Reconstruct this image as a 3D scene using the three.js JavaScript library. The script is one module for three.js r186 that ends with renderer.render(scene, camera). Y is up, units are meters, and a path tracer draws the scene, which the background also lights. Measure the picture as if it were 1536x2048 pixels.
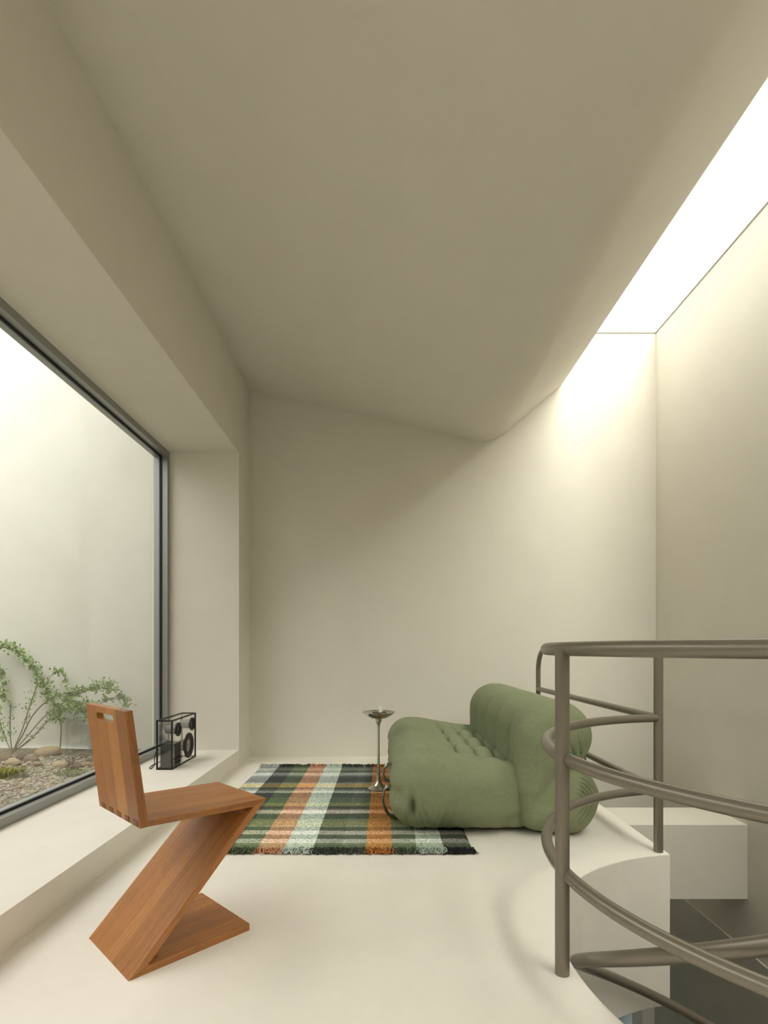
import * as THREE from 'three';
import { mergeGeometries, mergeVertices, toCreasedNormals } from 'three/addons/utils/BufferGeometryUtils.js';
import { RoundedBoxGeometry } from 'three/addons/geometries/RoundedBoxGeometry.js';
import { Brush, Evaluator, SUBTRACTION } from 'three-bvh-csg';

// ------------------------------------------------------------------ camera, sky, exposure
const scene = new THREE.Scene();
const EYE = 1.04;
const camera = new THREE.PerspectiveCamera(2 * Math.atan(1024 / 1088) * 180 / Math.PI, 1536 / 2048, 0.05, 100);
camera.position.set(0, EYE, 0);
camera.lookAt(0, EYE, -1);
camera.setViewOffset(1536, 2048, 0, -275, 1536, 2048);      // rising front of a shift lens
{ // overcast sky: zenith three times as bright as the horizon
  const W = 64, H = 128, a = new Float32Array(W * H * 4);
  for (let y = 0; y < H; y++) for (let x = 0; x < W; x++) { const e = Math.max(0, Math.sin(((y + .5) / H - .5) * Math.PI)), L = (1 + 2 * e) / 3, i = (y * W + x) * 4; a[i] = L; a[i + 1] = L * .995; a[i + 2] = L * .985; a[i + 3] = 1; }
  const t = new THREE.DataTexture(a, W, H, THREE.RGBAFormat, THREE.FloatType); t.mapping = THREE.EquirectangularReflectionMapping; t.magFilter = THREE.LinearFilter; t.needsUpdate = true;
  scene.background = t;
}
const renderer = new THREE.WebGLRenderer();
renderer.toneMapping = THREE.LinearToneMapping;
renderer.toneMappingExposure = 5.05;
renderer.shadowMap.enabled = true;
// sun behind thin cloud: a wide soft disc high behind the viewpoint on the right
const sun = new THREE.DirectionalLight(new THREE.Color().setRGB(1, .972, .925), 1.8);
sun.position.set(6.5, 14, 11.0); sun.target.position.set(0, 0, 0); sun.castShadow = true; sun.shadow.radius = 100;
sun.shadow.mapSize.set(2048, 2048); Object.assign(sun.shadow.camera, { left: -14, right: 14, top: 14, bottom: -14, near: .1, far: 60 });
scene.add(sun, sun.target); sun.name = 'veiled_sun';

// ------------------------------------------------------------------ helpers
let seed = 20240607;
const rnd = () => { seed = (seed * 1664525 + 1013904223) >>> 0; return seed / 4294967296; };
const rr = (a, b) => a + (b - a) * rnd();
const clamp = (x, a, b) => Math.min(b, Math.max(a, x));
const sst = (a, b, x) => { const t = clamp((x - a) / (b - a), 0, 1); return t * t * (3 - 2 * t); };
const mix = (a, b, t) => a + (b - a) * t;
const V = (x, y, d) => new THREE.Vector3(x, y, -d);          // x right, y up, d metres in front of the lens
const names = new Map();
function numbered(n) { const k = names.get(n) ?? 0; names.set(n, k + 1); return k ? n + '_' + String(k).padStart(3, '0') : n; }
const shade = (m) => { m.castShadow = true; m.receiveShadow = true; return m; };
function tag(o, label, category, group, kind) {
  o.userData.label = label; if (category) o.userData.category = category;
  if (group) o.userData.group = group; if (kind) o.userData.kind = kind;
  return o;
}
function thing(name, label, category, pos, turn = 0, group) {
  const g = new THREE.Group(); g.name = numbered(name); g.position.copy(pos); g.rotation.y = turn; scene.add(g);
  return tag(g, label, category, group);
}
function part(name, geo, mat, parent) { const m = shade(new THREE.Mesh(geo, mat)); m.name = name; parent.add(m); return m; }
const rel = (geo, g) => geo.translate(-g.position.x, -g.position.y, -g.position.z);   // geometry given in room coordinates
function structure(name, geo, mat, label, category = 'wall') {
  const m = shade(new THREE.Mesh(geo, mat)); m.name = numbered(name); scene.add(m);
  return tag(m, label, category, null, 'structure');
}
function box(x0, x1, y0, y1, d0, d1) { const g = new THREE.BoxGeometry(x1 - x0, y1 - y0, d1 - d0); return g.translate((x0 + x1) / 2, (y0 + y1) / 2, -(d0 + d1) / 2); }
const merge = (a) => mergeGeometries(a.map((g) => { const n = g.index ? g.toNonIndexed() : g; for (const k of Object.keys(n.attributes)) if (!['position', 'normal', 'uv'].includes(k)) n.deleteAttribute(k); if (!n.attributes.uv) n.setAttribute('uv', new THREE.BufferAttribute(new Float32Array(n.attributes.position.count * 2), 2)); return n; }));
function metreUV(g) {
  const n = g.index ? g.toNonIndexed() : g; const p = n.attributes.position, q = n.attributes.normal, uv = new Float32Array(p.count * 2);
  for (let i = 0; i < p.count; i++) {
    const ax = Math.abs(q.getX(i)), ay = Math.abs(q.getY(i)), az = Math.abs(q.getZ(i));
    const [a, b] = ax >= ay && ax >= az ? [p.getZ(i), p.getY(i)] : ay >= az ? [p.getX(i), p.getZ(i)] : [p.getX(i), p.getY(i)];
    uv[2 * i] = a; uv[2 * i + 1] = b;
  }
  n.setAttribute('uv', new THREE.BufferAttribute(uv, 2)); return n;
}
// value noise that tiles with period n
function tileNoise(n, s0) {
  const t = new Float32Array(n * n); let s = s0; for (let i = 0; i < t.length; i++) { s = (s * 1664525 + 1013904223) >>> 0; t[i] = s / 4294967296; }
  const g = (x, y) => t[((y % n + n) % n) * n + ((x % n + n) % n)];
  return (x, y) => { const ix = Math.floor(x), iy = Math.floor(y), fx = x - ix, fy = y - iy, a = fx * fx * (3 - 2 * fx), b = fy * fy * (3 - 2 * fy);
    return mix(mix(g(ix, iy), g(ix + 1, iy), a), mix(g(ix, iy + 1), g(ix + 1, iy + 1), a), b); };
}
function dataTex(w, h, fn, srgb) {
  const a = new Uint8Array(w * h * 4);
  for (let y = 0; y < h; y++) for (let x = 0; x < w; x++) { const c = fn(x / w, y / h, x, y); a[(y * w + x) * 4] = clamp(c[0], 0, 255); a[(y * w + x) * 4 + 1] = clamp(c[1], 0, 255); a[(y * w + x) * 4 + 2] = clamp(c[2], 0, 255); a[(y * w + x) * 4 + 3] = 255; }
  const t = new THREE.DataTexture(a, w, h); t.wrapS = t.wrapT = THREE.RepeatWrapping; t.magFilter = THREE.LinearFilter; t.minFilter = THREE.LinearMipmapLinearFilter; t.generateMipmaps = true;
  if (srgb) t.colorSpace = THREE.SRGBColorSpace; t.needsUpdate = true; return t;
}

// ------------------------------------------------------------------ materials
const n8 = tileNoise(8, 11), n16 = tileNoise(16, 23), n32 = tileNoise(32, 37), n64 = tileNoise(64, 51), n128 = tileNoise(128, 77), n256 = tileNoise(256, 91);
function plaster(r, g, b, contrast, rough) {
  const map = dataTex(512, 512, (u, v) => { const k = 1 + contrast * ((n8(u * 8, v * 8) - .5) * .8 + (n16(u * 16, v * 16) - .5) * .8 + (n64(u * 64, v * 64) - .5) * .5 + (n256(u * 256, v * 256) - .5) * .35); return [r * k, g * k, b * k * (1 + (n8(v * 8, u * 8) - .5) * contrast * .5)]; }, true);
  const bump = dataTex(512, 512, (u, v) => { const k = 128 + 90 * ((n16(u * 16, v * 16) - .5) + (n64(u * 64, v * 64) - .5) * .5 + (n256(u * 256, v * 256) - .5) * .5); return [k, k, k]; });
  map.repeat.set(.42, .42); bump.repeat.set(.42, .42);
  return new THREE.MeshStandardMaterial({ map, bumpMap: bump, bumpScale: .0005, roughness: rough });
}
const M = {};
M.wall = plaster(225, 219.5, 207, .012, .9);
M.floor = plaster(235, 229, 217, .02, .55);
M.outer = plaster(182, 182, 170, .02, .95);
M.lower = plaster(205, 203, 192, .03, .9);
M.alu = new THREE.MeshStandardMaterial({ color: 0x9a9c98, metalness: .55, roughness: .42 });
M.gasket = new THREE.MeshStandardMaterial({ color: 0x101110, roughness: .7 });
M.glass = new THREE.MeshPhysicalMaterial({ color: 0xffffff, transmission: 1, thickness: 0, roughness: 0, ior: 1.5 });
M.rail = new THREE.MeshStandardMaterial({ color: 0x857d70, metalness: .55, roughness: .34 });
M.chrome = new THREE.MeshStandardMaterial({ color: 0xc9c8c0, metalness: 1, roughness: .07 });
M.black = new THREE.MeshStandardMaterial({ color: 0x171614, roughness: .45, metalness: .2 });
M.matte = new THREE.MeshStandardMaterial({ color: 0x232220, roughness: .8 });

// ------------------------------------------------------------------ room dimensions
const XL = -1.3025, XG = -1.925, XR = 2.644, DB = 5.2875, DJ = 4.886, DN = -6, WN = -2.6, CN = -5.9;
const HEAD = 2.81, SILL = .137, SKY = 4.112, LOW = -3.4;
const WX = 1.59, WD = 1.81, WR = .967, EDGE = 1.4545;          // stair well
const SLAB = -.775;
const CY = 5.62, CX = -4.75, GY = -.03;                          // courtyard

// floor slab with the round stair well and the open strip along the right wall
{
  const s = new THREE.Shape();
  const a1 = Math.acos((EDGE - WX) / WR);                       // where the round edge meets the straight one
  s.moveTo(XL - .01, DN); s.lineTo(XR + .02, DN); s.lineTo(XR + .02, WD);
  s.lineTo(WX + WR, WD);
  s.absarc(WX, WD, WR, 0, a1, true);                            // round the near side
  s.lineTo(EDGE, DB + .02); s.lineTo(XL - .01, DB + .02); s.closePath();
  const g = new THREE.ExtrudeGeometry(s, { depth: -SLAB - .012, bevelEnabled: true, bevelSize: .006, bevelThickness: .006, bevelSegments: 2, bevelOffset: -.006, curveSegments: 72 });
  g.rotateX(Math.PI / 2); g.scale(1, 1, -1);
  // rotateX sends shape y to z and depth to -y; the scale mirrors d to -z, so the winding is turned back
  const p = g.attributes.position, n = g.attributes.normal;
  for (let i = 0; i < p.count; i += 3) for (const at of [p, n]) { for (let k = 0; k < 3; k++) { const t = at.array[(i + 1) * 3 + k]; at.array[(i + 1) * 3 + k] = at.array[(i + 2) * 3 + k]; at.array[(i + 2) * 3 + k] = t; } }
  g.translate(0, -.006, 0);
  g.computeVertexNormals();
  structure('floor', metreUV(g), M.floor, 'pale cream seamless floor with a rounded stair opening', 'floor');
}
// left wall: pier, header over the window, and the deep low ledge
structure('wall_left', metreUV(merge([box(-2.08, XL, 0, 5.6, DJ, CY + .1), box(-2.08, XL, HEAD, 5.6, WN, DJ), box(-2.08, XL, -.78, 5.6, DN - .2, WN)])), M.wall, 'cream plaster wall on the left with a deep window opening');
structure('trim_1', metreUV(box(-2.06, XL, -.3, SILL, WN, DJ)), M.floor, 'deep low cream ledge running under the big window', 'ledge');
// back wall, which runs on down into the stair well and has a glazed opening there
{
  const s = new THREE.Shape([[-1.31, LOW], [3.0, LOW], [3.0, SKY + .02], [-1.31, SKY + .02]].map(([x, y]) => new THREE.Vector2(x, y)));
  s.holes.push(new THREE.Path([[1.2, -3.3], [2.51, -3.3], [2.51, -1.5], [1.2, -1.5]].map(([x, y]) => new THREE.Vector2(x, y))));
  const g = new THREE.ExtrudeGeometry(s, { depth: .22, bevelEnabled: false }); g.translate(0, 0, -DB - .22);
  structure('wall_back', metreUV(g), M.wall, 'tall cream plaster back wall behind the sofa');
}
structure('wall_right', metreUV(box(XR, XR + .25, -1.15, SKY + .02, DN - .2, DB + .1)), M.wall, 'cream plaster wall on the right below the skylight');
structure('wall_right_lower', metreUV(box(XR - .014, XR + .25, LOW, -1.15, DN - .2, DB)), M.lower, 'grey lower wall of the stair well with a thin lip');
structure('wall_front', metreUV(box(-2.08, XR + .2, LOW, 4.7, DN - .22, DN)), M.wall, 'cream plaster wall behind the viewpoint');
structure('trim_2', metreUV(box(EDGE - .3, XR + .01, -.7745, -.2364, 3.956, 4.394)), M.wall, 'cream beam crossing the stair well to the right wall', 'beam');
// folded ceiling, extruded along the room
{
  const s = new THREE.Shape(), k = -.2212;
  const A = [-2.08, 3.5525 + k * (-2.08 + 1.3025)], K = [1.05, 3.5525 + k * (1.05 + 1.3025)], E = [1.735, 3.62];
  const toA = new THREE.Vector2(A[0] - K[0], A[1] - K[1]).normalize(), toE = new THREE.Vector2(E[0] - K[0], E[1] - K[1]).normalize(), r = .19;
  s.moveTo(...A); s.lineTo(K[0] + toA.x * r, K[1] + toA.y * r);
  s.bezierCurveTo(K[0] + toA.x * r * .35, K[1] + toA.y * r * .35, K[0] + toE.x * r * .35, K[1] + toE.y * r * .35, K[0] + toE.x * r, K[1] + toE.y * r);
  s.lineTo(E[0] - .012, E[1] - .010); s.quadraticCurveTo(E[0], E[1], E[0], E[1] + .02);
  s.lineTo(E[0], SKY + .02); s.lineTo(-2.08, SKY + .02); s.closePath();
  let g = new THREE.ExtrudeGeometry(s, { depth: DB - DN + .02, bevelEnabled: false, curveSegments: 40 }); g.translate(0, 0, -DB - .01);
  g = toCreasedNormals(g, .5);
  structure('ceiling', metreUV(g), M.wall, 'cream ceiling folded down towards the middle of the room', 'ceiling');
}
// skylight: a slot of glass between the ceiling edge and the right wall
{
  const w = tag(new THREE.Group(), 'long bright skylight slot beside the right wall', 'skylight', null, 'structure'); w.name = 'window_2'; scene.add(w); w.position.copy(V(2.19, SKY, 0));
  part('pane', rel(box(1.735, XR, SKY + .012, SKY + .018, DN, DB), w), new THREE.MeshPhysicalMaterial({ color: 0xf2f3f0, transmission: 1, thickness: 0, roughness: 0, ior: 1.5 }), w);
  part('skylight_frame', rel(merge([box(1.735, 1.74, SKY, SKY + .012, DN, DB), box(XR - .005, XR, SKY, SKY + .012, DN, DB), box(1.74, XR - .005, SKY, SKY + .012, DB - .005, DB)]), w), new THREE.MeshStandardMaterial({ color: 0x8a8880, roughness: .6 }), w);
}
// big window
{
  const w = tag(new THREE.Group(), 'big frameless-looking picture window with slim grey metal frame', 'window', null, 'structure'); w.name = 'window_1'; scene.add(w); w.position.copy(V(XG, SILL, 1.6));
  const f = .05, x0 = XG - .05, x1 = XG;                       // inner frame bars
  const bar = (n, a, m) => part(n, rel(box(...a), w), m, w);
  const N = WN;
  bar('frame_bottom', [x0, x1, SILL, SILL + f, N, DJ], M.alu); bar('frame_top', [x0, x1, HEAD - f, HEAD, N, DJ], M.alu);
  bar('frame_side', [x0, x1, SILL + f, HEAD - f, DJ - f, DJ], M.alu); bar('frame_side', [x0, x1, SILL + f, HEAD - f, N, N + f], M.alu);
  const g = .012;
  part('gasket', rel(merge([box(x0 - .016, x0, SILL + f - .004, SILL + f + g, N + f, DJ - f), box(x0 - .016, x0, HEAD - f - g, HEAD - f + .004, N + f, DJ - f), box(x0 - .016, x0, SILL + f, HEAD - f, DJ - f - g, DJ - f + .004), box(x0 - .016, x0, SILL + f, HEAD - f, N + f, N + f + g)]), w), M.gasket, w);
  part('outer_frame', rel(merge([box(x0 - .07, x0 - .02, SILL - .01, SILL + f + .006, N, DJ), box(x0 - .07, x0 - .02, HEAD - f - .006, HEAD, N, DJ), box(x0 - .07, x0 - .02, SILL + f, HEAD - f, DJ - f - .006, DJ), box(x0 - .07, x0 - .02, SILL + f, HEAD - f, N, N + f)]), w), M.alu, w);
  part('pane', rel(box(x0 - .014, x0 - .006, SILL + f - .004, HEAD - f + .004, N + f, DJ - f), w), M.glass, w);
}
// courtyard outside
structure('wall_courtyard_back', metreUV(merge([box(-3.05, -2.08, -.4, 6.2, CY, CY + .2), box(CX - .2, -3.05, -.4, 6.2, CY + .03, CY + .2)])), M.outer, 'pale rendered courtyard wall behind the plants outside');
structure('wall_courtyard_left', metreUV(box(CX - .2, CX, -.4, 3.3, CN, CY + .2)), M.outer, 'pale courtyard wall facing the window');
structure('wall_courtyard_front', metreUV(box(CX - .2, -2.08, -.4, 14, CN - .2, CN)), M.outer, 'pale courtyard end wall beside the viewpoint');
// lower storey seen down the stair well
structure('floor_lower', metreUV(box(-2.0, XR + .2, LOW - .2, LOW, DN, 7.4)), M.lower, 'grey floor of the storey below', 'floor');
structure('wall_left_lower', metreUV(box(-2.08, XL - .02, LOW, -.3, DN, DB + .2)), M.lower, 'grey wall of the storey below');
structure('wall_light_well', metreUV(merge([box(.4, 3.2, LOW, .9, 6.3, 6.5), box(.4, .6, LOW, .9, 5.5, 6.3), box(3.0, 3.2, LOW, .9, 5.5, 6.3), box(.4, 3.2, .7, .9, 5.5, 5.75)])), new THREE.MeshStandardMaterial({ color: 0xb9c6c6, roughness: .9 }), 'pale blue-grey light well wall below');

// ------------------------------------------------------------------ zigzag chair
{
  // grain: long streaks along u, 0.5 m by 0.25 m a tile
  const grain = dataTex(512, 512, (u, v) => {
    const w = (n8(u * 8, v * 8) - .5) * .05;
    const a = n64(u * 2, (v + w) * 64) * .5 + n256(u * 4, (v + w) * 256) * .28 + n128(u * 16, v * 128) * .22, pore = n256(u * 16, v * 256) > .8 ? -.13 : 0;
    const k = .78 + .42 * a + pore; return [255 * k * .88, 255 * k * .80, 255 * k * .72];
  }, true);
  const gb = dataTex(256, 256, (u, v) => { const k = 128 + 100 * (n128(u * 4, v * 128) - .5); return [k, k, k]; });
  const tones = [[.37, .165, .046], [.52, .255, .074], [.63, .33, .105], [.44, .205, .066], [.50, .225, .058]].map(([r, g, b]) => new THREE.MeshPhysicalMaterial({ color: new THREE.Color().setRGB(r, g, b), map: grain, bumpMap: gb, bumpScale: .0003, roughness: .42, clearcoat: .12, clearcoatRoughness: .35 }));
  const soft = tones.map((m) => { const c = m.clone(); c.color.lerp(new THREE.Color().setRGB(.53, .27, .092), .62); return c; });
  const dark = new THREE.MeshStandardMaterial({ color: new THREE.Color().setRGB(.27, .12, .045), map: grain, roughness: .5 });
  const P1 = [-.8008, 1.7041], ang = 45.77 * Math.PI / 180, WID = .366;
  const chair = thing('zigzag_chair', 'cantilevered z-shaped chair of reddish wood with slotted backrest', 'chair', V(P1[0], 0, P1[1]), ang);
  // local frame: x forward along the seat, y up, -z across the width
  function board(name, poly, dir, cuts, offset, hole) {
    const b = new THREE.Group(); b.name = name; chair.add(b);
    const dl = Math.hypot(dir[0], dir[1]), tx = dir[0] / dl, ty = dir[1] / dl;
    for (let i = 0; i + 1 < cuts.length; i++) {
      const w0 = cuts[i] * WID + (i ? .00012 : 0), w1 = cuts[i + 1] * WID - (i + 2 < cuts.length ? .00012 : 0);
      const sh = new THREE.Shape(poly.map(([x, y]) => new THREE.Vector2(x, y)));
      const bev = .0009;
      let g = new THREE.ExtrudeGeometry(sh, { depth: w1 - w0, bevelEnabled: false });
      g.translate(0, 0, -w1);
      if (hole) g = hole(g, w0, w1) ?? g;
      g = g.index ? g.toNonIndexed() : g;
      g.computeVertexNormals();
      const p = g.attributes.position, n = g.attributes.normal, uv = new Float32Array(p.count * 2), o = offset + i * .37;
      for (let k = 0; k < p.count; k++) {
        const along = p.getX(k) * tx + p.getY(k) * ty, thick = -p.getX(k) * ty + p.getY(k) * tx;
        uv[2 * k] = along / .5 + o; uv[2 * k + 1] = (Math.abs(n.getZ(k)) > .7 ? thick : -p.getZ(k) + thick * .3) / .25 + o * 1.7;
      }
      g.setAttribute('uv', new THREE.BufferAttribute(uv, 2));
      part('stave', g, name === 'backrest' ? tones[[0, 2, 1, 4][i]] : soft[(i * 2 + Math.floor(offset * 10)) % 5], b);
    }
    return b;
  }
  const T = .024, s2 = Math.SQRT1_2;
  // side profiles of the four boards
  board('base', [[.0005, 0], [.434, 0], [.434, .025], [.0605, .025]], [1, 0], [0, .2, .42, .61, .82, 1], .1);
  board('diagonal', [[0, .0002], [.0600, .0255], [.5060, .4735], [.452, .4535]], [1, 1], [0, .19, .38, .58, .8, 1], .3);
  const seat = board('seat', [[.4525, .4540], [.507, .4752], [.0605, .4905], [.0598, .4705]], [1, -.02], [0, .18, .4, .62, .81, 1], .5);
  const cs = new Evaluator();
  const back = board('backrest', [[.0600, .4700], [.0605, .4910], [.0125, .8482], [-.0100, .8458], [.0362, .4700]], [-.13, 1], [0, .235, .48, .735, 1], .2, (g, w0, w1) => {
    const c0 = .36 * WID, c1 = .66 * WID;                        // hand slot, seen from the near side
    if (w1 < c0 || w0 > c1) return null;
    const r = .0125, sh = new THREE.Shape(), L = (.73 - .30) * WID / 2;
    sh.moveTo(-L + r, -r); sh.lineTo(L - r, -r); sh.absarc(L - r, 0, r, -Math.PI / 2, Math.PI / 2, false); sh.lineTo(-L + r, r); sh.absarc(-L + r, 0, r, Math.PI / 2, Math.PI * 1.5, false);
    const k = new THREE.ExtrudeGeometry(sh, { depth: .09, bevelEnabled: false, curveSegments: 10 }); k.translate(0, 0, -.045); k.rotateY(Math.PI / 2);
    k.translate(.006, .812, -.52 * WID);
    const A = new Brush(g), B = new Brush(k); A.updateMatrixWorld(); B.updateMatrixWorld();
    return cs.evaluate(A, B, SUBTRACTION).geometry;
  });
  // end grain of the finger joints along the foot of the backrest
  for (const [a, b] of [[.04, .13], [.235, .325], [.43, .52], [.625, .715], [.82, .91]]) part('finger_joint', new THREE.BoxGeometry(.003, .019, (b - a) * WID).rotateZ(.123).translate(.0345, .4815, -(a + b) / 2 * WID), dark, back);
  // triangular glue blocks in the two inner corners
  const tri = (pts) => { const g = new THREE.ExtrudeGeometry(new THREE.Shape(pts.map(([x, y]) => new THREE.Vector2(x, y))), { depth: WID - .05, bevelEnabled: false }); return g.translate(0, 0, -WID + .025); };
  part('corner_block', tri([[.452, .4525], [.425, .4265], [.405, .4555]]), tones[0], chair);
  part('corner_block', tri([[.061, .0262], [.084, .0487], [.108, .0252]]), tones[0], chair);
}

// ------------------------------------------------------------------ woven rug
{
  const x0 = -1.085, x1 = .462, dF = 4.79, dN = 2.795, TH = .011;
  const rug = thing('woven_rug', 'striped plaid rug in green, black, orange and pale grey with fringed ends', 'rug', V((x0 + x1) / 2, 0, (dF + dN) / 2));
  const hex = (h) => { const c = parseInt(h, 16); return [c >> 16, (c >> 8) & 255, c & 255]; };
  const warp = [[-1.1, 'aab0aa', .52], [-.924, '2a2e2b', .62], [-.786, '4b573c', .55], [-.655, 'b98363', .6], [-.516, 'b9c4b8', .68], [-.368, '3a4138', .56], [-.22, '464d42', .52], [-.095, 'a9682f', .72], [.042, '434c38', .52], [.172, '9fab9e', .6], [.312, '24231f', .64]].map(([x, h, k]) => [x, hex(h), k]);
  // weft bands by where they lie in the photograph, far to near
  const weft = [[95, '4a5040'], [108, '7d8074'], [120, '3d4338'], [132, 'b3bab4'], [148, '49525a'], [158, '23282a'], [186, '7c868a'], [192, 'b09146'], [206, 'a98f54'], [214, '20231f'], [224, '6b6f68'], [233, 'bcc0b6'], [244, '24302a'], [270, '42503a'], [300, '7d8048'], [318, '23261f'], [334, '6f6a60'], [340, 'd9cdbf'], [358, '3a3c33'], [366, '2a3c2a'], [388, '6d7a52'], [402, '8b8a58'], [424, '9aa07e'], [432, '3b4833'], [452, 'd6d0c4'], [474, '5a5f45'], [480, '43533c'], [498, 'd0d2c6'], [522, '6f8054'], [534, '536246'], [560, '536246']].map(([y, h]) => [EYE * 1088 / (1500 + y * .3646 - 1299), hex(h)]);
  const W = 1024, Hh = 1320;
  const find = (t, x) => { let k = 0; while (k + 1 < t.length && t[k + 1][0] <= x) k++; return t[k]; };
  const findD = (d) => { let k = 0; while (k + 1 < weft.length && weft[k + 1][0] >= d) k++; return weft[k]; };
  const map = dataTex(W, Hh, (u, v, px, py) => {
    const x = mix(x0, x1, u) + (n64(u * 16, v * 64) - .5) * .004, d = mix(dN, dF, v) + (n64(u * 32, v * 8) - .5) * .006;
    const a = find(warp, x), b = findD(d);
    const zig = Math.abs(((px >> 1) % 12) - 6), tw = (((py >> 1) + zig) % 4) < 2 ? .26 : -.26;         // herringbone twill
    const k = clamp(a[2] + tw + (n256(px * .9, py * .9) - .5) * .5, 0, 1), f = 1.02 + .5 * (n256(px * .31, py * .17) - .5) + .36 * n256(px * .7, py * .35);
    return [0, 1, 2].map((c) => (a[1][c] * k + b[1][c] * (1 - k)) * f);
  }, true);
  const bump = dataTex(512, 512, (u, v, px, py) => { const k = 90 + 70 * ((px + py) & 1) + 80 * (n256(px, py) - .5) + 30 * ((py >> 1) & 1); return [k, k, k]; });
  bump.repeat.set(2, 2);
  const nx = 60, nd = 80, g = new THREE.PlaneGeometry(1, 1, nx, nd), p = g.attributes.position, uvA = g.attributes.uv;
  const wob = (u, v) => .0018 * (n16(u * 5, v * 7) - .5) * 2;
  for (let i = 0; i < p.count; i++) { const u = uvA.getX(i), v = uvA.getY(i); const ex = (n8(v * 6, .5) - .5) * .012 * (u < .5 ? 1 - u * 2 : u * 2 - 1); p.setXYZ(i, mix(x0, x1, u) + ex, TH + wob(u, v) - (Math.min(u, 1 - u) < .004 || Math.min(v, 1 - v) < .004 ? .008 : 0), -mix(dN, dF, v)); }
  g.computeVertexNormals();
  part('weave', rel(g, rug), new THREE.MeshStandardMaterial({ map, bumpMap: bump, bumpScale: .0012, roughness: .95, side: THREE.DoubleSide }), rug);
  part('underside', rel(box(x0 + .014, x1 - .014, .001, TH - .004, dN + .008, dF - .008), rug), M.matte, rug);
  // fringes: short twisted yarns in the colour of the warp
  const fm = new THREE.MeshStandardMaterial({ vertexColors: true, roughness: 1 });
  for (const [d, s] of [[dN, -1], [dF, 1]]) {
    const geos = [];
    for (let i = 0; i < 900; i++) {
      const x = rr(x0, x1), a = find(warp, x + rr(-.006, .006)), L = rr(.016, .048), h = rr(.012, .030);
      const c = new THREE.CatmullRomCurve3([V(x, .008, d - s * .006), V(x + rr(-.006, .006), h, d + s * L * .35), V(x + rr(-.014, .014), h * rr(.5, 1), d + s * L * .75), V(x + rr(-.02, .02), .004 + rr(0, .008), d + s * L)]);
      const t = new THREE.TubeGeometry(c, 5, rr(.0020, .0038), 4, false).toNonIndexed();
      const col = new THREE.Color().setRGB(a[1][0] / 255, a[1][1] / 255, a[1][2] / 255, THREE.SRGBColorSpace).multiplyScalar(rr(.6, 1.35)), cc = new Float32Array(t.attributes.position.count * 3);
      for (let k = 0; k < cc.length; k += 3) { cc[k] = col.r; cc[k + 1] = col.g; cc[k + 2] = col.b; }
      t.setAttribute('color', new THREE.BufferAttribute(cc, 3)); geos.push(t);
    }
    const f = part('fringe', rel(mergeGeometries(geos), rug), fm, rug); f.userData.kind = 'stuff'; f.userData.label = 'curled yarn fringe in the stripe colours';
  }
}

// ------------------------------------------------------------------ sofa
// surface nets: turns a distance function in room coordinates (x, y, d) into a mesh
function surfaceNet(f, lo, hi, h) {
  const nx = Math.ceil((hi[0] - lo[0]) / h) + 1, ny = Math.ceil((hi[1] - lo[1]) / h) + 1, nz = Math.ceil((hi[2] - lo[2]) / h) + 1;
  const F = new Float32Array(nx * ny * nz), id = (i, j, k) => i + nx * (j + ny * k);
  for (let k = 0; k < nz; k++) for (let j = 0; j < ny; j++) for (let i = 0; i < nx; i++) F[id(i, j, k)] = f(lo[0] + i * h, lo[1] + j * h, lo[2] + k * h);
  const vid = new Int32Array(nx * ny * nz).fill(-1), pos = [], ind = [];
  const E = [[0, 1], [2, 3], [4, 5], [6, 7], [0, 2], [1, 3], [4, 6], [5, 7], [0, 4], [1, 5], [2, 6], [3, 7]];
  for (let k = 0; k < nz - 1; k++) for (let j = 0; j < ny - 1; j++) for (let i = 0; i < nx - 1; i++) {
    const c = []; let neg = 0;
    for (let q = 0; q < 8; q++) { const v = F[id(i + (q & 1), j + ((q >> 1) & 1), k + (q >> 2))]; c.push(v); if (v < 0) neg++; }
    if (neg === 0 || neg === 8) continue;
    let x = 0, y = 0, z = 0, n = 0;
    for (const [a, b] of E) { if ((c[a] < 0) === (c[b] < 0)) continue; const t = c[a] / (c[a] - c[b]); x += mix(a & 1, b & 1, t); y += mix((a >> 1) & 1, (b >> 1) & 1, t); z += mix(a >> 2, b >> 2, t); n++; }
    vid[id(i, j, k)] = pos.length / 3; pos.push(lo[0] + (i + x / n) * h, lo[1] + (j + y / n) * h, lo[2] + (k + z / n) * h);
  }
  const quad = (a, b, c, d, flip) => { if (a < 0 || b < 0 || c < 0 || d < 0) return; if (flip) ind.push(a, c, b, a, d, c); else ind.push(a, b, c, a, c, d); };
  for (let k = 1; k < nz - 1; k++) for (let j = 1; j < ny - 1; j++) for (let i = 1; i < nx - 1; i++) {
    const s = F[id(i, j, k)] < 0;
    if (s !== F[id(i + 1, j, k)] < 0) quad(vid[id(i, j - 1, k - 1)], vid[id(i, j, k - 1)], vid[id(i, j, k)], vid[id(i, j - 1, k)], !s);
    if (s !== F[id(i, j + 1, k)] < 0) quad(vid[id(i - 1, j, k - 1)], vid[id(i - 1, j, k)], vid[id(i, j, k)], vid[id(i, j, k - 1)], !s);
    if (s !== F[id(i, j, k + 1)] < 0) quad(vid[id(i - 1, j - 1, k)], vid[id(i, j - 1, k)], vid[id(i, j, k)], vid[id(i - 1, j, k)], !s);
  }
  return { pos, ind };
}
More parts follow.
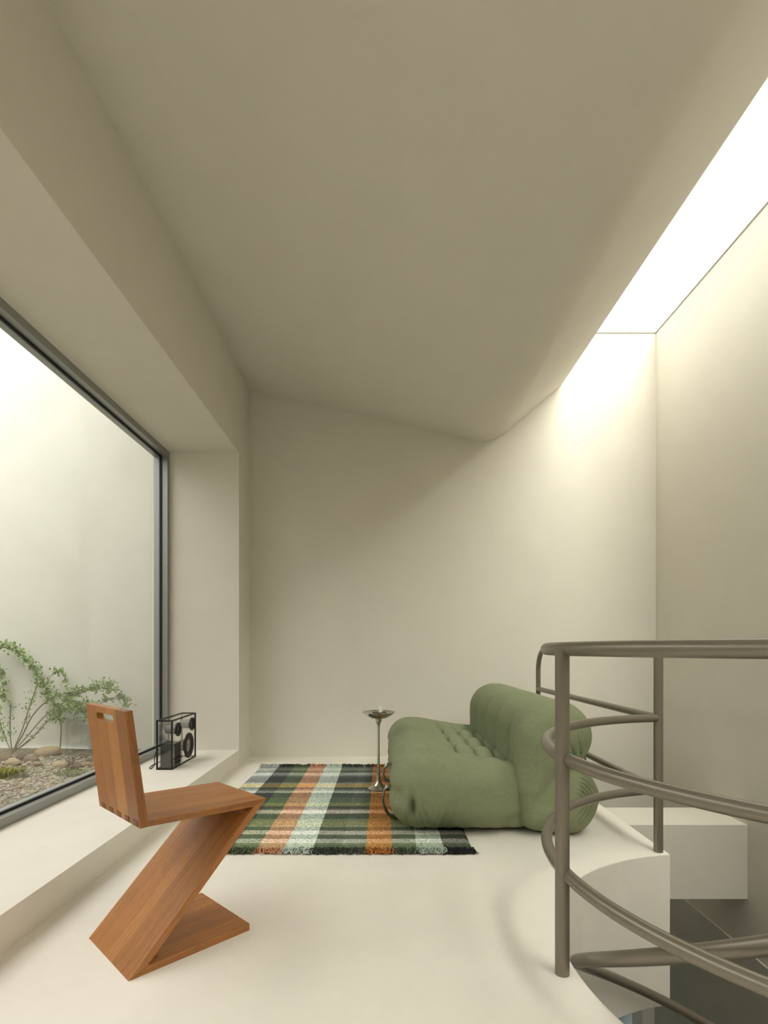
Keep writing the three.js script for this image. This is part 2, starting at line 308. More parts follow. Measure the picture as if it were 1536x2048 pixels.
// mesh with the net's vertices pushed along the normal by disp(x, y, d, n)
function skin(net, f, disp) {
  const { pos, ind } = net, e = .004, out = new Float32Array(pos.length), uv = new Float32Array(pos.length / 3 * 2);
  for (let i = 0; i < pos.length; i += 3) {
    const x = pos[i], y = pos[i + 1], d = pos[i + 2];
    let gx = f(x + e, y, d) - f(x - e, y, d), gy = f(x, y + e, d) - f(x, y - e, d), gd = f(x, y, d + e) - f(x, y, d - e); const L = Math.hypot(gx, gy, gd) || 1; gx /= L; gy /= L; gd /= L;
    const k = disp(x, y, d, [gx, gy, gd]);
    out[i] = x + gx * k; out[i + 1] = Math.max(.0145, y + gy * k); out[i + 2] = -(d + gd * k);
    uv[i / 3 * 2] = (x + d) * 2; uv[i / 3 * 2 + 1] = (y + d * .3) * 2;
  }
  const g = new THREE.BufferGeometry(); g.setAttribute('position', new THREE.BufferAttribute(out, 3)); g.setAttribute('uv', new THREE.BufferAttribute(uv, 2));
  const idx = new Uint32Array(ind.length); for (let i = 0; i < ind.length; i += 3) { idx[i] = ind[i]; idx[i + 1] = ind[i + 2]; idx[i + 2] = ind[i + 1]; }   // d to -z turns the faces over
  g.setIndex(new THREE.BufferAttribute(idx, 1)); g.computeVertexNormals(); return g;
}
const smin = (a, b, k) => { const h = Math.max(k - Math.abs(a - b), 0) / k; return Math.min(a, b) - h * h * k * .25; };
{
  const D0 = 2.985, D1 = 4.80, DC = (D0 + D1) / 2, HD = (D1 - D0) / 2;
  const sofa = thing('tufted_sofa', 'low green velvet sofa with buttoned seat and rolled back', 'sofa', V(.64, 0, DC));
  const velvetBump = dataTex(256, 256, (u, v) => { const k = 128 + 70 * (n256(u * 256, v * 256) - .5) + 20 * (n32(u * 32, v * 32) - .5); return [k, k, k]; });
  const velvetMap = dataTex(256, 256, (u, v) => { const k = 1 + .03 * (n16(u * 16, v * 16) - .5) + .08 * (n128(u * 128, v * 128) - .5); return [255 * .97 * k, 255 * .97 * k, 255 * .97 * k]; }, true);
  const velvet = new THREE.MeshPhysicalMaterial({ color: new THREE.Color().setRGB(.238, .266, .148), map: velvetMap, bumpMap: velvetBump, bumpScale: .0004, roughness: .9, sheen: .18, sheenRoughness: .35, sheenColor: new THREE.Color().setRGB(.55, .62, .38) });
  const extrude = (d2, d, hd, r) => { const a = d2 + r, b = Math.abs(d - DC) - hd + r; return Math.min(Math.max(a, b), 0) + Math.hypot(Math.max(a, 0), Math.max(b, 0)) - r; };
  const rbox = (x, y, cx, cy, hx, hy, r) => { const a = Math.abs(x - cx) - hx + r, b = Math.abs(y - cy) - hy + r; return Math.min(Math.max(a, b), 0) + Math.hypot(Math.max(a, 0), Math.max(b, 0)) - r; };
  const rows = [3.36, 3.73, 4.10, 4.47];                         // buttons along the length
  const gauss = (t, w) => Math.exp(-(t * t) / (w * w));
  const crease = (t, w) => Math.exp(-Math.abs(t) / w);
  const lobe = (m) => { const t = 1 - Math.min(1, m / .185); return 1 - t ** 1.8; };
  const rowWave = (d) => { let m = 9; for (const r of rows) m = Math.min(m, Math.abs(d - r)); return m; };
  // seat
  const seat2 = (x, y) => {
    const top = .445 - .05 * sst(.25, .8, x), c = (top + .02) / 2, body = rbox(x, y, .475, c, .445, c - .02, .165);
    return body;
  };
  const fSeat = (x, y, d) => extrude(seat2(x, y), d, HD, .15);
  const seatDisp = (x, y, d, n) => {
    let k = 0; const up = sst(.35, .85, n[1]), front = sst(.3, .8, -n[0]), near = sst(.3, .8, -n[2]);
    const m = rowWave(d), inner = sst(D0 + .12, D0 + .3, d) * (1 - sst(D1 - .3, D1 - .12, d));
    // crosswise valleys between lobes, strongest by the buttons, fading over the front
    const rowFade = mix(.65, 1, sst(.10, .45, x)) * (up + front * .7);
    k -= (.050 * (1 - lobe(m)) + .030 * crease(m, .013)) * rowFade;
    // lengthwise valleys through the buttons
    for (const bx of [.465, .592, .712]) {
      const wavy = bx + .010 * Math.cos(d * 17), t = x - wavy;
      k -= (.030 * (1 - Math.sqrt(Math.max(0, 1 - (1 - Math.min(1, Math.abs(t) / .06)) ** 2))) + .014 * crease(t, .010)) * up * inner;
      for (const r of rows) k -= .050 * gauss(Math.hypot(t, d - r), .024) * up;
    }
    k += .018 * gauss(x - .24, .16) * up * sst(0, .15, m);
    // clamp pulls the front in along the middle and gathers it
    k -= .016 * gauss(y - .235, .035) * front;
    const foldF = Math.sin(d * 150 + 3 * Math.sin(d * 21)) * .5 + .5;
    k -= .004 * foldF * front * gauss(y - .235, .09);
    // near and far end: gathered dart low down at the front corner, soft pulls along the foot
    const end = sst(.25, .75, Math.abs(n[2]));
    if (end > 0) {
      const dx = x - .155, dy = y - .165;
      k -= end * .048 * Math.exp(-(dx * dx) / (.017 * .017) - (dy * dy) / (.055 * .055));
      k += end * .016 * Math.exp(-((dx - .03) ** 2) / (.018 * .018) - ((dy) ** 2) / (.07 * .07));
      k += end * .012 * Math.exp(-((dx + .035) ** 2) / (.022 * .022) - ((dy) ** 2) / (.08 * .08));
      for (const [ax, ay, bx, by, w, s] of [[.165, .20, .23, .03, .007, .010], [.20, .19, .27, .03, .008, .007], [.36, .20, .31, .03, .009, .009], [.42, .22, .34, .03, .011, .006], [.09, .15, .16, .03, .008, .006], [.30, .14, .28, .03, .007, .005]]) {
        const vx = bx - ax, vy = by - ay, t = clamp(((x - ax) * vx + (y - ay) * vy) / (vx * vx + vy * vy), 0, 1), q = Math.hypot(x - ax - vx * t, y - ay - vy * t);
        k -= end * s * 1.9 * Math.exp(-q / w) * (.35 + .65 * t);
      }
      k += end * .02 * gauss(x - .42, .24) * gauss(y - .24, .16); k -= end * .06 * sst(.60, .80, x);
    }
    // soft pulls round the foot
    k -= .003 * (Math.sin((x - d) * 70) * .5 + .5) * sst(.14, .05, y);
    k += .003 * (n16(x * 9 + d * 5, y * 9 + d * 3) - .5);
    return k;
  };
  const H1 = .0068;
  part('seat', rel(skin(surfaceNet(fSeat, [-.02, -.02, D0 - .04], [1.0, .52, D1 + .04], H1), fSeat, seatDisp), sofa), velvet, sofa);
  // back: a rolled top over a full lower bulge, nipped in behind by the clamp
  const back2 = (x, y) => {
    const cap = (ax, ay, ra, bx, by, rb) => { const vx = bx - ax, vy = by - ay, t = clamp(((x - ax) * vx + (y - ay) * vy) / (vx * vx + vy * vy), 0, 1); return Math.hypot(x - ax - vx * t, y - ay - vy * t) - mix(ra, rb, t); };
    const roll = cap(.955, .552, .192, .985, .552, .192), low = cap(1.03, .205, .19, .99, .21, .19), front = cap(.835, .26, .115, .93, .52, .175), foot = rbox(x, y, .95, .14, .195, .125, .10);
    return smin(smin(smin(roll, front, .10), low, .035), foot, .08);
  };
  const fBack = (x, y, d) => extrude(back2(x, y), d, HD + .022, .15);
  const backDisp = (x, y, d, n) => {
    let k = 0; const m = rowWave(d), end = sst(.3, .8, Math.abs(n[2])), face = sst(.2, .7, -n[0]) , rear = sst(.15, .6, n[0]);
    const tilt = (d - DC) * 0;
    // upright lobes on the face, drawn in at buttons, running over the top and fading
    const faceUp = sst(-.25, .35, -n[0] + .15 * n[1]) * (1 - end), overTop = sst(.80, .60, y);
    k -= (.082 * (1 - lobe(m)) + .045 * crease(m, .014)) * faceUp * mix(.22, 1, overTop) * mix(1, .55, sst(.48, .38, y));
    for (const r of rows) k -= .075 * gauss(Math.hypot(d - r, (y - .545) * .8), .032) * face;
    // a seam rolls over the top near the end
    k -= .006 * crease(d - 3.50 - .25 * (x - .9), .010) * sst(.5, .9, n[1]);
    // gathers on the outer side of both bulges, following the outline
    const e2 = sst(.05, .35, Math.abs(n[2])) , depth = -back2(x, y), side = sst(1.07, 1.12, x + .25 * Math.max(0, depth - .02));
    const pl = Math.sin(depth * 2 * Math.PI / .044 + 1.6 * Math.sin(y * 9 + 1)), sharp = 1 - Math.abs(pl) ** .6;
    const low = gauss(y - .25, .20), up = gauss(y - .44, .10);
    k -= .0230 * sharp * Math.max(low, up) * side * e2 * sst(.17, .13, depth);
    // gathers on the rear face
    const pr = 1 - Math.abs(Math.sin(d * 62 + 2 * Math.sin(d * 13))) ** .6;
    k -= .010 * pr * rear * (1 - e2) * gauss(y - .39, .17);
    // pulls on the near cheek of the roll
    if (end > 0) for (const [ax, ay, bx, by, w, s] of [[.93, .47, 1.07, .40, .007, .012], [1.0, .545, 1.05, .46, .006, .013], [.95, .50, 1.06, .44, .008, .005], [1.06, .57, 1.09, .46, .006, .010]]) {
      const vx = bx - ax, vy = by - ay, t = clamp(((x - ax) * vx + (y - ay) * vy) / (vx * vx + vy * vy), 0, 1), q = Math.hypot(x - ax - vx * t, y - ay - vy * t);
      k -= end * s * 1.9 * Math.exp(-q / w) * (.3 + .7 * t);
    }
    k += .004 * (n16(x * 9 + d * 5, y * 9 + d * 3) - .5);
    return k;
  };
  part('backrest', rel(skin(surfaceNet(fBack, [.70, -.02, D0 - .05], [1.30, .84, D1 + .05], .0052), fBack, backDisp), sofa), velvet, sofa);
  // polished wire clamps looping down the front and round the back
  const wire = (pts, r = .0065) => new THREE.TubeGeometry(new THREE.CatmullRomCurve3(pts), 40, r, 8, false);
  const steel = new THREE.MeshStandardMaterial({ color: 0x8f9284, metalness: 1, roughness: .2 });
  for (const d of [3.42, 3.46]) part('wire_clamp', rel(wire([V(.10, .33, d), V(.012, .305, d), V(-.004, .25, d), V(.014, .215, d), V(.10, .20, d)]), sofa), steel, sofa);
  for (const d of [3.24, 3.28]) part('wire_clamp', rel(wire([V(.10, .235, d), V(.014, .215, d), V(-.006, .16, d), V(.004, .09, d), V(.05, .035, d), V(.12, .03, d)]), sofa), steel, sofa);
  for (const d of [3.24, 4.3]) part('wire_clamp', rel(wire([V(1.12, .43, d), V(1.185, .41, d), V(1.20, .385, d), V(1.185, .36, d), V(1.12, .35, d)]), sofa), steel, sofa);
}

// ------------------------------------------------------------------ pedestal side table and what is on it
{
  const c = V(-.041, .0125, 4.02), t = thing('pedestal_table', 'slim polished steel pedestal table with a shallow dish top', 'table', c);
  const lathe = (p) => new THREE.LatheGeometry(p.map(([r, y]) => new THREE.Vector2(r, y)), 64);
  const smooth = (p, n) => new THREE.SplineCurve(p.map(([r, y]) => new THREE.Vector2(r, y))).getPoints(n).map((v) => [Math.max(0, v.x), v.y]);
  part('base', lathe([[0, 0], [.074, 0], [.078, .003], ...smooth([[.078, .004], [.060, .013], [.038, .026], [.022, .052], [.0135, .09], [.0108, .13]], 30)]), M.chrome, t);
  part('stem', lathe(smooth([[.0108, .13], [.0094, .22], [.0088, .32], [.0092, .42], [.0105, .455]], 24)), M.chrome, t);
  part('dish', lathe([...smooth([[.0105, .455], [.0115, .47], [.0175, .488], [.023, .497]], 12), ...smooth([[.024, .5145], [.060, .523], [.098, .545], [.124, .5655]], 20), [.1245, .567], [.123, .568], ...smooth([[.121, .566], [.100, .5555], [.066, .549], [.03, .547], [0, .5465]], 14)]), M.chrome, t);
  const y = c.y + .5512;
  const book = thing('notebook', 'small closed black notebook lying on the pedestal table dish', 'notebook', V(-.034, y, 4.0), .08);
  part('cover', new RoundedBoxGeometry(.102, .0035, .07, 2, .0012).translate(0, .00175, 0), M.black, book);
  part('pages', new THREE.BoxGeometry(.098, .006, .066).translate(0, .0065, 0), new THREE.MeshStandardMaterial({ color: 0x35322c, roughness: .9 }), book);
  part('cover', new RoundedBoxGeometry(.102, .0035, .07, 2, .0012).translate(0, .01125, 0), M.black, book);
  const cup = thing('espresso_cup', 'tiny white cup standing on the black notebook', 'cup', V(-.026, y + .0131, 4.0));
  const white = new THREE.MeshPhysicalMaterial({ color: 0xf2efe6, roughness: .25, clearcoat: .5 });
  part('body', lathe([[0, 0], [.0125, 0], [.0138, .002], [.0165, .03], [.0178, .046], [.0170, .0465], [.0155, .03], [.0128, .004], [0, .0035]]), white, cup);
  part('handle', new THREE.TorusGeometry(.011, .0026, 8, 20, Math.PI).rotateZ(-Math.PI / 2).translate(.0162, .026, 0), white, cup);
}

// ------------------------------------------------------------------ see-through loudspeaker on the ledge
{
  const x0 = -1.709, x1 = -1.586, d0 = 4.078, d1 = 4.590, y0 = SILL, y1 = SILL + .372, b = .0105;
  const sp = thing('glass_speaker', 'see-through box loudspeaker with black edges on the window ledge', 'speaker', V((x0 + x1) / 2, y0, (d0 + d1) / 2));
  const add = (n, g, m, p = sp) => { const o = part(n, rel(g, sp), m, p); return o; };
  const bars = [];
  for (const x of [x0, x1 - b]) for (const d of [d0, d1 - b]) bars.push(box(x, x + b, y0, y1, d, d + b));
  for (const y of [y0, y1 - b]) { for (const d of [d0, d1 - b]) bars.push(box(x0 + b, x1 - b, y, y + b, d, d + b)); for (const x of [x0, x1 - b]) bars.push(box(x, x + b, y, y + b, d0 + b, d1 - b)); }
  for (const g of bars) add('edge_bar', g, M.black);
  const q = .004, c = b * .4;
  add('front_pane', box(x1 - c - q, x1 - c, y0 + b, y1 - b, d0 + b, d1 - b), M.glass); add('back_pane', box(x0 + c, x0 + c + q, y0 + b, y1 - b, d0 + b, d1 - b), M.glass);
  add('end_pane', box(x0 + b, x1 - b, y0 + b, y1 - b, d0 + c, d0 + c + q), M.glass); add('end_pane', box(x0 + b, x1 - b, y0 + b, y1 - b, d1 - c - q, d1 - c), M.glass);
  add('top_pane', box(x0 + b, x1 - b, y1 - c - q, y1 - c, d0 + b, d1 - b), M.glass); add('bottom_pane', box(x0 + b, x1 - b, y0 + c, y0 + c + q, d0 + b, d1 - b), M.glass);
  const lat = (p, seg = 40) => new THREE.LatheGeometry(p.map(([r, h]) => new THREE.Vector2(r, h)), seg).rotateZ(-Math.PI / 2);   // axis along +x
  const rubber = new THREE.MeshStandardMaterial({ color: 0x1b1a1a, roughness: .55 }), cone = new THREE.MeshStandardMaterial({ color: 0x0e0e0f, roughness: .7 }), smoke = new THREE.MeshPhysicalMaterial({ color: 0x8b8d88, roughness: .15, transmission: .45, thickness: 0 });
  const xf = x1 - .002;
  function driver(name, d, y, R, can) {
    const o = add(name, lat([[R, -.004], [R, .004], [R * .96, .007], [R * .84, .008], [R * .80, .004], [R * .74, .003]]).translate(xf, y, -d), rubber);
    add('surround', lat([[R * .74, .003], [R * .69, .008], [R * .62, .003]]).translate(xf, y, -d), rubber, o);
    add('cone', lat([[R * .62, .003], [R * .25, -.016], [R * .24, -.010], [R * .12, -.005], [0, -.003]]).translate(xf, y, -d), cone, o);
    for (let i = 0; i < 6; i++) { const a = i * Math.PI / 3 + .3; add('screw', lat([[0, .009], [.0035, .0085], [.0035, .003]], 10).translate(xf, y + Math.sin(a) * R * .9, -(d + Math.cos(a) * R * .9)), M.black, o); }
    if (can) add('can', lat([[R * .68, -.005], [R * .68, -.088], [R * .62, -.094], [0, -.094]]).translate(xf, y, -d), smoke, o);
    else { add('basket', lat([[R * .8, -.004], [R * .45, -.038], [R * .45, -.068], [0, -.068]]).translate(xf, y, -d), M.matte, o); }
  }
  driver('small_driver', 4.200, .424, .053, true); driver('small_driver', 4.505, .424, .053, true); driver('woofer', 4.425, .262, .101, false);
  const amp = add('amplifier', new RoundedBoxGeometry(.104, .176, .135, 2, .002).translate(-1.6445, y0 + .0105 + .088, -4.192), new THREE.MeshStandardMaterial({ color: 0x201f1e, roughness: .55 }));
  add('amplifier_panel', box(-1.5925, -1.589, .160, .322, 4.137, 4.255), M.matte, amp);
  for (let i = 0; i < 4; i++) add('knob', lat([[0, .016], [.007, .015], [.008, 0]], 16).translate(-1.589, .205, -(4.158 + i * .026)), M.black, amp);
  for (let i = 0; i < 3; i++) add('knob', lat([[0, .010], [.005, .009], [.006, 0]], 16).translate(-1.589, .178, -(4.165 + i * .03)), M.black, amp);
  add('cable', new THREE.TubeGeometry(new THREE.CatmullRomCurve3([V(-1.709, .285, 4.13), V(-1.728, .27, 4.13), V(-1.738, .215, 4.12), V(-1.735, .165, 4.11), V(-1.752, .143, 4.10), V(-1.775, .1412, 4.12), V(-1.80, .1412, 4.25), V(-1.79, .1412, 4.40)]), 48, .0035, 8, false), M.black);
}

// ------------------------------------------------------------------ tubular guard rail round the stair well
{
  const R = 1.005, top = EYE + .002, y2 = .688, y3 = .318, pr = .0228, tr = .0208, PX = 1.412, PD = 2.80;
  const on = (deg, r, y) => V(WX + Math.cos(deg * Math.PI / 180) * r, y, WD + Math.sin(deg * Math.PI / 180) * r);
  const aEnd = Math.atan2(PD - WD, PX - WX) * 180 / Math.PI;     // post on the corner
  const rail = thing('guard_rail', 'taupe tubular steel guard rail curving round the stair opening', 'railing', V(.57, 0, 1.745));
  const add = (n, g) => part(n, rel(g, rail), M.rail, rail);
  const post = (x, d, h) => add('post', new THREE.CylinderGeometry(pr, pr, h, 32).translate(x, h / 2, -d));
  const P = on(183.6, R + .015, 0);
  post(P.x, -P.z, top); post(PX, PD, top);
  const Q = on(291, R, 0); post(Q.x, -Q.z, top);
  class Path extends THREE.Curve { constructor(f) { super(); this.f = f; } getPoint(t, o = new THREE.Vector3()) { return o.copy(this.f(t)); } }
  const ring = (y, r0) => new THREE.TubeGeometry(new Path((t) => on(mix(aEnd, 291, t), R, y)), 140, r0, 20, false);
  add('top_rail', ring(top, .0228)); add('middle_rail', ring(y2, tr)); add('lower_rail', ring(y3, tr));
  const X2 = 1.378, D2 = 4.86, bend = .19;
  const straight = (y, d) => new THREE.TubeGeometry(new THREE.LineCurve3(V(PX, y, PD), V(mix(PX, X2, (d - PD) / (D2 - PD)), y, d)), 1, tr, 16, false);
  add('middle_rail', straight(y2, D2)); add('lower_rail', straight(y3, D2));
  const cp = new THREE.CurvePath(); const bx = mix(PX, X2, (D2 - bend - PD) / (D2 - PD));
  cp.add(new THREE.LineCurve3(V(PX, top, PD), V(bx, top, D2 - bend)));
  cp.add(new THREE.CubicBezierCurve3(V(bx, top, D2 - bend), V(X2, top, D2 - bend * .45), V(X2, top - bend * .45, D2), V(X2, top - bend, D2)));
  cp.add(new THREE.LineCurve3(V(X2, top - bend, D2), V(X2, 0, D2)));
  add('end_loop', new THREE.TubeGeometry(cp, 120, tr, 16, false));
  // stair handrail winding down inside the well
  const hr = .0228, rh = .898, hy = (a) => -.845 + .00917 * (a - 87);
  add('stair_handrail', new THREE.TubeGeometry(new Path((t) => { const a = mix(291, -95, t); return on(a, mix(R, rh, sst(291, 262, a)), hy(a) + (a > 290.9 ? 0 : 0)); }), 300, hr, 20, false));
  const N = on(-95, rh, 0), hN = hy(-95) - LOW; add('post', new THREE.CylinderGeometry(pr, pr, hN, 24).translate(N.x, LOW + hN / 2, N.z));
}

// ------------------------------------------------------------------ courtyard garden
{
  const gravelMap = dataTex(256, 256, (u, v) => { const k = .6 + .5 * n64(u * 64, v * 64) + .3 * (n256(u * 256, v * 256) - .5); return [118 * k, 112 * k, 90 * k]; }, true);
  const bed = new THREE.PlaneGeometry(-2.08 - CX, CY - CN, 60, 160).rotateX(-Math.PI / 2), p = bed.attributes.position;
  const hgt = (x, d) => GY + .03 * (n32(x * 1.7 + 40, d * 1.7) - .5) + .05 * sst(CY - .45, CY, d);
  bed.translate((CX - 2.08) / 2, 0, -(CY + CN) / 2);
  for (let i = 0; i < p.count; i++) p.setY(i, hgt(p.getX(i), -p.getZ(i)));
  bed.computeVertexNormals();
  structure('ground', metreUV(bed), new THREE.MeshStandardMaterial({ map: gravelMap, roughness: 1 }), 'earth and gravel bed of the courtyard', 'ground');
  // stones: a few lumpy shapes shared by all
  const lump = (s, det) => { const g = mergeVertices(new THREE.IcosahedronGeometry(1, det).deleteAttribute('normal').deleteAttribute('uv')), q = g.attributes.position, v = new THREE.Vector3();
    for (let i = 0; i < q.count; i++) { v.fromBufferAttribute(q, i); const k = .68 + .62 * n32(v.x * 1.9 + s * 7.3 + 9, v.y * 1.6 + v.z * 1.3 + s * 3.1 + 5); q.setXYZ(i, v.x * k, v.y * k * .72, v.z * k * .86); } g.computeVertexNormals(); return g; };
  const shapes = [0, 1, 2, 3, 4].map((s) => lump(s, 2)), pebbleShape = lump(8, 1);
  const tones = [0x8c7b60, 0x6c5d49, 0x938467, 0x574c3d, 0x7a6a53].map((c) => new THREE.MeshStandardMaterial({ color: c, roughness: .95 }));
  const looks = ['long tan', 'squat brown', 'rounded pale', 'dark wedge-shaped', 'flat tan'];
  // rocks in a row at the foot of the wall, by where they stand
  const rocks = [[100, 1503, .075, 0, 'long tan rock standing highest in the courtyard rock row'], [46, 1510, .05, 3, 'dark rock by the foot of the shrub stems'], [26, 1519, .05, 2, 'pale rock in front of the shrub foot'], [62, 1512, .05, 1, 'small brown rock just left of the long tan rock'], [76, 1520, .04, 4, 'low flat rock below the long tan rock'], [120, 1521, .052, 2, 'rounded pale rock in the middle of the rock row'], [138, 1517, .040, 3, 'dark wedge-shaped rock right of the rounded pale rock'], [154, 1523, .040, 1, 'brown rock between the dark wedge rock and the chair back'], [171, 1519, .032, 0, 'tan rock beside the edge of the chair back'], [188, 1523, .040, 4, 'rock half hidden behind the chair back'], [5, 1512, .06, 1, 'brown rock at the left edge of the picture']];
  for (const [px, py, r1, s, label] of rocks) { const r = r1 * 1.15;
    const d = (EYE - GY - .03) * 1088 / (py + 6 - 1299), x = (px - 768) / 1088 * d, m = shade(new THREE.Mesh(shapes[s], tones[s]));
    m.name = numbered('rock'); m.position.copy(V(x, hgt(x, d) + r * .28, Math.min(d, CY - r * 1.0))); m.scale.set(r * (s === 0 ? 1.5 : 1.1), r, r * .8); m.rotation.y = rr(-.5, .5); scene.add(m);
    tag(m, label, 'rock', 'rocks at the foot of the courtyard wall');
  }
  // larger pebbles one by one near the glass, the rest as gravel
  for (let i = 0; i < 48; i++) {
    const d = rr(2.7, 4.9), x = rr(-3.1, -2.12), r = rr(.016, .030), m = shade(new THREE.Mesh(pebbleShape, tones[i % 5]));
    m.name = numbered('pebble'); m.position.copy(V(x, hgt(x, d) + r * .35, d)); m.scale.set(r * rr(.9, 1.3), r * rr(.7, 1), r); m.rotation.y = rr(0, 6.28); scene.add(m);
    tag(m, 'larger rounded pebble lying on the gravel outside the window', 'pebble', 'larger pebbles in the courtyard gravel');
  }
  const n = 9000, inst = new THREE.InstancedMesh(pebbleShape, new THREE.MeshStandardMaterial({ color: 0xffffff, roughness: 1 }), n), mt = new THREE.Matrix4(), qt = new THREE.Quaternion(), ev = new THREE.Euler();
  for (let i = 0; i < n; i++) { const d = i < 7500 ? rr(2.3, CY - .25) : rr(-5.5, 2.3), x = i < 7500 ? rr(-4.2, -2.10) : rr(-3.2, -2.1), r = rr(.007, .017); qt.setFromEuler(ev.set(0, rr(0, 6.28), 0)); mt.compose(V(x, hgt(x, d) + r * .3, d), qt, new THREE.Vector3(r * rr(.8, 1.5), r, r)); inst.setMatrixAt(i, mt); const k = rr(.5, 1.1); inst.setColorAt(i, new THREE.Color().setRGB(.34 * k, .30 * k * rr(.93, 1.05), .215 * k)); }
  inst.name = 'gravel'; shade(inst); scene.add(inst); tag(inst, 'fine tan gravel covering the courtyard bed', 'gravel', null, 'stuff');

  // plants
  const leafMat = [[.27, .38, .14], [.33, .43, .19], [.20, .31, .11]].map(([r, g, b]) => new THREE.MeshPhysicalMaterial({ color: new THREE.Color().setRGB(r, g, b), roughness: .75, transmission: .25, thickness: 0, side: THREE.DoubleSide }));
  const twig = new THREE.MeshStandardMaterial({ color: 0x6a6146, roughness: .95 });
  function leafGeo(w, l, fold) {                                 // pointed, folded along the rib
    const P = [[0, 0, 0], [w * .8, l * .3, fold], [w, l * .55, fold], [0, l, -fold * .6], [-w, l * .55, fold], [-w * .8, l * .3, fold], [0, l * .5, 0]], F = [[0, 1, 6], [1, 2, 6], [2, 3, 6], [3, 4, 6], [4, 5, 6], [5, 0, 6]];
    const a = []; for (const f of F) for (const i of f) a.push(...P[i]); const g = new THREE.BufferGeometry(); g.setAttribute('position', new THREE.Float32BufferAttribute(a, 3)); g.computeVertexNormals(); return g;
  }
  const leafBase = leafGeo(.24, .82, .06);
  function leavesAt(list, pt, size, n, spread) {
    for (let i = 0; i < n; i++) { const g = leafBase.clone(); qt.setFromEuler(ev.set(rr(-1.1, 1.1), rr(0, 6.28), rr(-1.6, 1.6))); mt.compose(pt.clone().add(new THREE.Vector3(rr(-1, 1), rr(-1, 1), rr(-1, 1)).multiplyScalar(spread)), qt, new THREE.Vector3(1, 1, 1).multiplyScalar(size * rr(.6, 1.2))); list.push(g.applyMatrix4(mt)); }
  }
  const pix = (px, py, d) => V((px - 768) / 1088 * d, EYE - (py - 1299) / 1088 * d, d);
  function plant(name, label, category, foot, stems) {
    const t = thing(name, label, category, foot), leaves = [[], [], []];
    for (const { pts, r, from = .3, n, size, spread, pin = 2 } of stems) {
      const c = new THREE.CatmullRomCurve3(pts); part('stem', rel(new THREE.TubeGeometry(c, 24, r, 6, false), t), twig, t);
      for (let i = 0; i < n; i++) {
        const u = from + (1 - from) * rnd(), a = c.getPoint(u), side = c.getTangent(u);
        // a side twig with leaflets in pairs
        const dir = new THREE.Vector3(rr(-1, 1), rr(-.5, .9), rr(-.6, .6)).addScaledVector(side, .6).normalize(), L = spread * rr(.5, 1.2);
        for (let j = 1; j <= pin * 2; j++) leavesAt(leaves[(i + j) % 3], a.clone().addScaledVector(dir, L * j / (pin * 2)), size, 1, size * .35);
      }
    }
    leaves.forEach((l) => { if (l.length) { const gg = mergeGeometries(l), pz = gg.attributes.position; for (let q = 0; q < pz.count; q++) if (pz.getZ(q) < -(CY - .006)) pz.setZ(q, -(CY - .006) + .3 * (CY - .006 + pz.getZ(q)) * -.2); const f = part('foliage', rel(gg, t), leafMat[leaves.indexOf(l)], t); f.userData.kind = 'stuff'; } });
    return t;
  }
  const w = CY - .10;
  // creeper that climbs the wall in an arc and falls to the right
  plant('climbing_creeper', 'leafy green creeper arching along the courtyard wall', 'creeper', pix(150, 1478, w - .05).setY(hgt(-3.1, w)), [
    { pts: [pix(120, 1500, w), pix(122, 1450, w), pix(112, 1415, w), pix(92, 1385, w), pix(80, 1360, w), pix(62, 1330, w), pix(40, 1308, w), pix(18, 1296, w), pix(-30, 1292, w)], r: .006, from: .12, n: 190, size: .050, spread: .075, pin: 2 },
    { pts: [pix(88, 1380, w), pix(104, 1350, w), pix(116, 1344, w), pix(128, 1352, w), pix(134, 1362, w)], r: .003, from: .2, n: 22, size: .045, spread: .05, pin: 2 },
    { pts: [pix(114, 1420, w), pix(130, 1415, w), pix(150, 1418, w), pix(178, 1425, w)], r: .005, from: .05, n: 90, size: .052, spread: .10, pin: 2 },
    { pts: [pix(-12, 1330, w), pix(2, 1350, w), pix(6, 1375, w), pix(8, 1395, w)], r: .004, from: 0, n: 40, size: .050, spread: .06, pin: 2 }]);
  // loose arching shrub
  const f = w - .20, foot = pix(24, 1506, f);
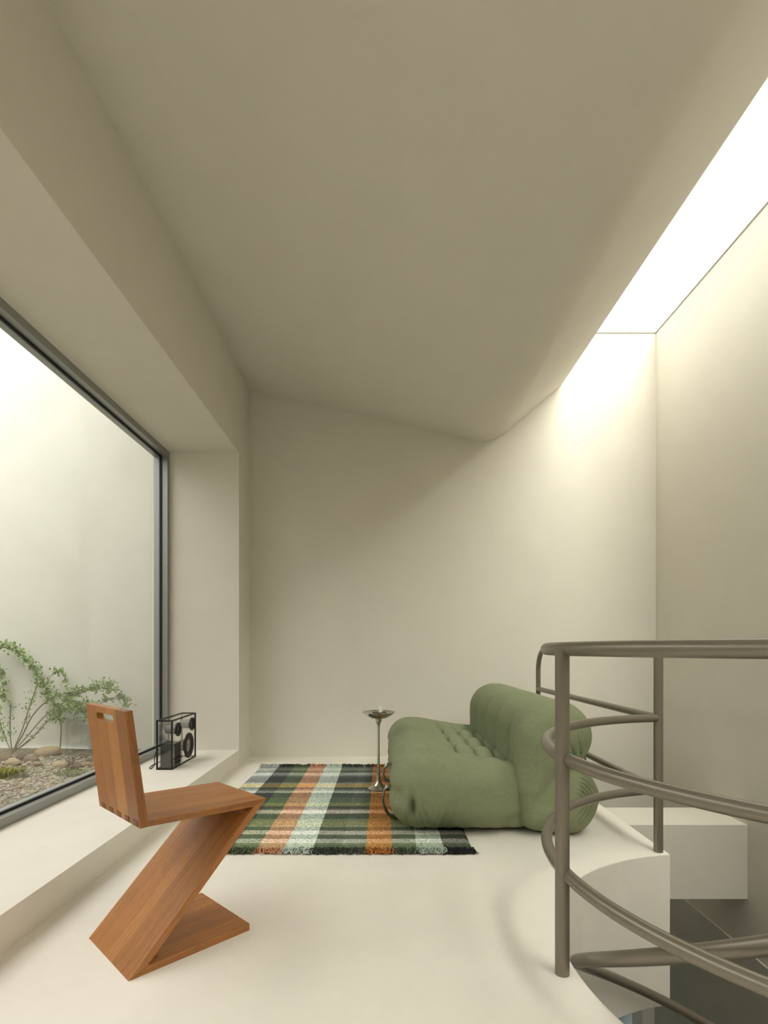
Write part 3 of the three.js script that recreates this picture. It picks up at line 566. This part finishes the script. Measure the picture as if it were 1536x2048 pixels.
  plant('arching_shrub', 'airy shrub with long arching stems rising behind the rocks', 'shrub', foot.clone().setY(hgt(foot.x, f)), [
    { pts: [foot, pix(45, 1470, f), pix(66, 1430, f), pix(100, 1398, f), pix(140, 1385, f), pix(200, 1376, f), pix(238, 1380, f - .05)], r: .006, from: .45, n: 60, size: .040, spread: .09, pin: 3 },
    { pts: [foot, pix(52, 1475, f), pix(90, 1432, f), pix(130, 1403, f), pix(165, 1385, f), pix(200, 1372, f), pix(225, 1372, f)], r: .005, from: .5, n: 50, size: .040, spread: .08, pin: 3 },
    { pts: [foot, pix(44, 1460, f), pix(60, 1410, f), pix(76, 1365, f)], r: .005, from: .4, n: 26, size: .036, spread: .06, pin: 2 },
    { pts: [foot, pix(20, 1460, f), pix(22, 1405, f)], r: .005, from: .3, n: 20, size: .034, spread: .07, pin: 2 },
    { pts: [foot, pix(60, 1478, f), pix(110, 1430, f), pix(150, 1412, f - .05), pix(185, 1420, f - .1)], r: .005, from: .4, n: 60, size: .044, spread: .10, pin: 3 },
    { pts: [foot, pix(55, 1485, f), pix(90, 1448, f)], r: .004, from: .5, n: 8, size: .035, spread: .05, pin: 2 },
    { pts: [foot, pix(8, 1470, f), pix(-6, 1420, f)], r: .004, from: .3, n: 30, size: .036, spread: .08, pin: 2 },
    { pts: [pix(165, 1425, f), pix(205, 1405, f), pix(240, 1395, f), pix(256, 1412, f)], r: .004, from: .3, n: 34, size: .040, spread: .08, pin: 3 }]);
  // grassy tufts and ground cover
  const bladeMat = [0x7c7a2e, 0x5f6b2c].map((c) => new THREE.MeshStandardMaterial({ color: c, roughness: .9, side: THREE.DoubleSide }));
  function tuft(name, label, px, py, n, L, rx, mat) {
    const d = (EYE - GY) * 1088 / (py - 1299), x = (px - 768) / 1088 * d, t = thing(name, label, 'grass', V(x, hgt(x, d), d)), l = [];
    for (let i = 0; i < n; i++) {
      const a = rr(0, 6.28), r0 = Math.sqrt(rnd()) * rx, bx = Math.cos(a) * r0, bz = Math.sin(a) * r0 * .6, lean = rr(.2, .9), h = L * rr(.6, 1.1), ax = Math.cos(a) * lean * h, az = Math.sin(a) * lean * h, wd = .0035;
      const g = new THREE.BufferGeometry(), px_ = -Math.sin(a) * wd, pz_ = Math.cos(a) * wd;
      g.setAttribute('position', new THREE.Float32BufferAttribute([bx - px_, 0, bz - pz_, bx + px_, 0, bz + pz_, bx + ax * .5 + px_, h * .75, bz + az * .5 + pz_, bx - px_, 0, bz - pz_, bx + ax * .5 + px_, h * .75, bz + az * .5 + pz_, bx + ax * .5 - px_, h * .75, bz + az * .5 - pz_, bx + ax * .5 - px_, h * .75, bz + az * .5 - pz_, bx + ax * .5 + px_, h * .75, bz + az * .5 + pz_, bx + ax * 1.1, h * .72, bz + az * 1.1], 3)); g.computeVertexNormals(); l.push(g);
    }
    const b = part('blades', mergeGeometries(l), mat, t); b.userData.kind = 'stuff';
  }
  tuft('grass_tuft', 'yellow-green grass tuft at the left edge of the gravel', 12, 1556, 300, .10, .16, bladeMat[0]);
  tuft('grass_tuft', 'low green ground cover in front of the right-hand rocks', 150, 1549, 380, .04, .17, bladeMat[1]);
}
renderer.render(scene, camera);
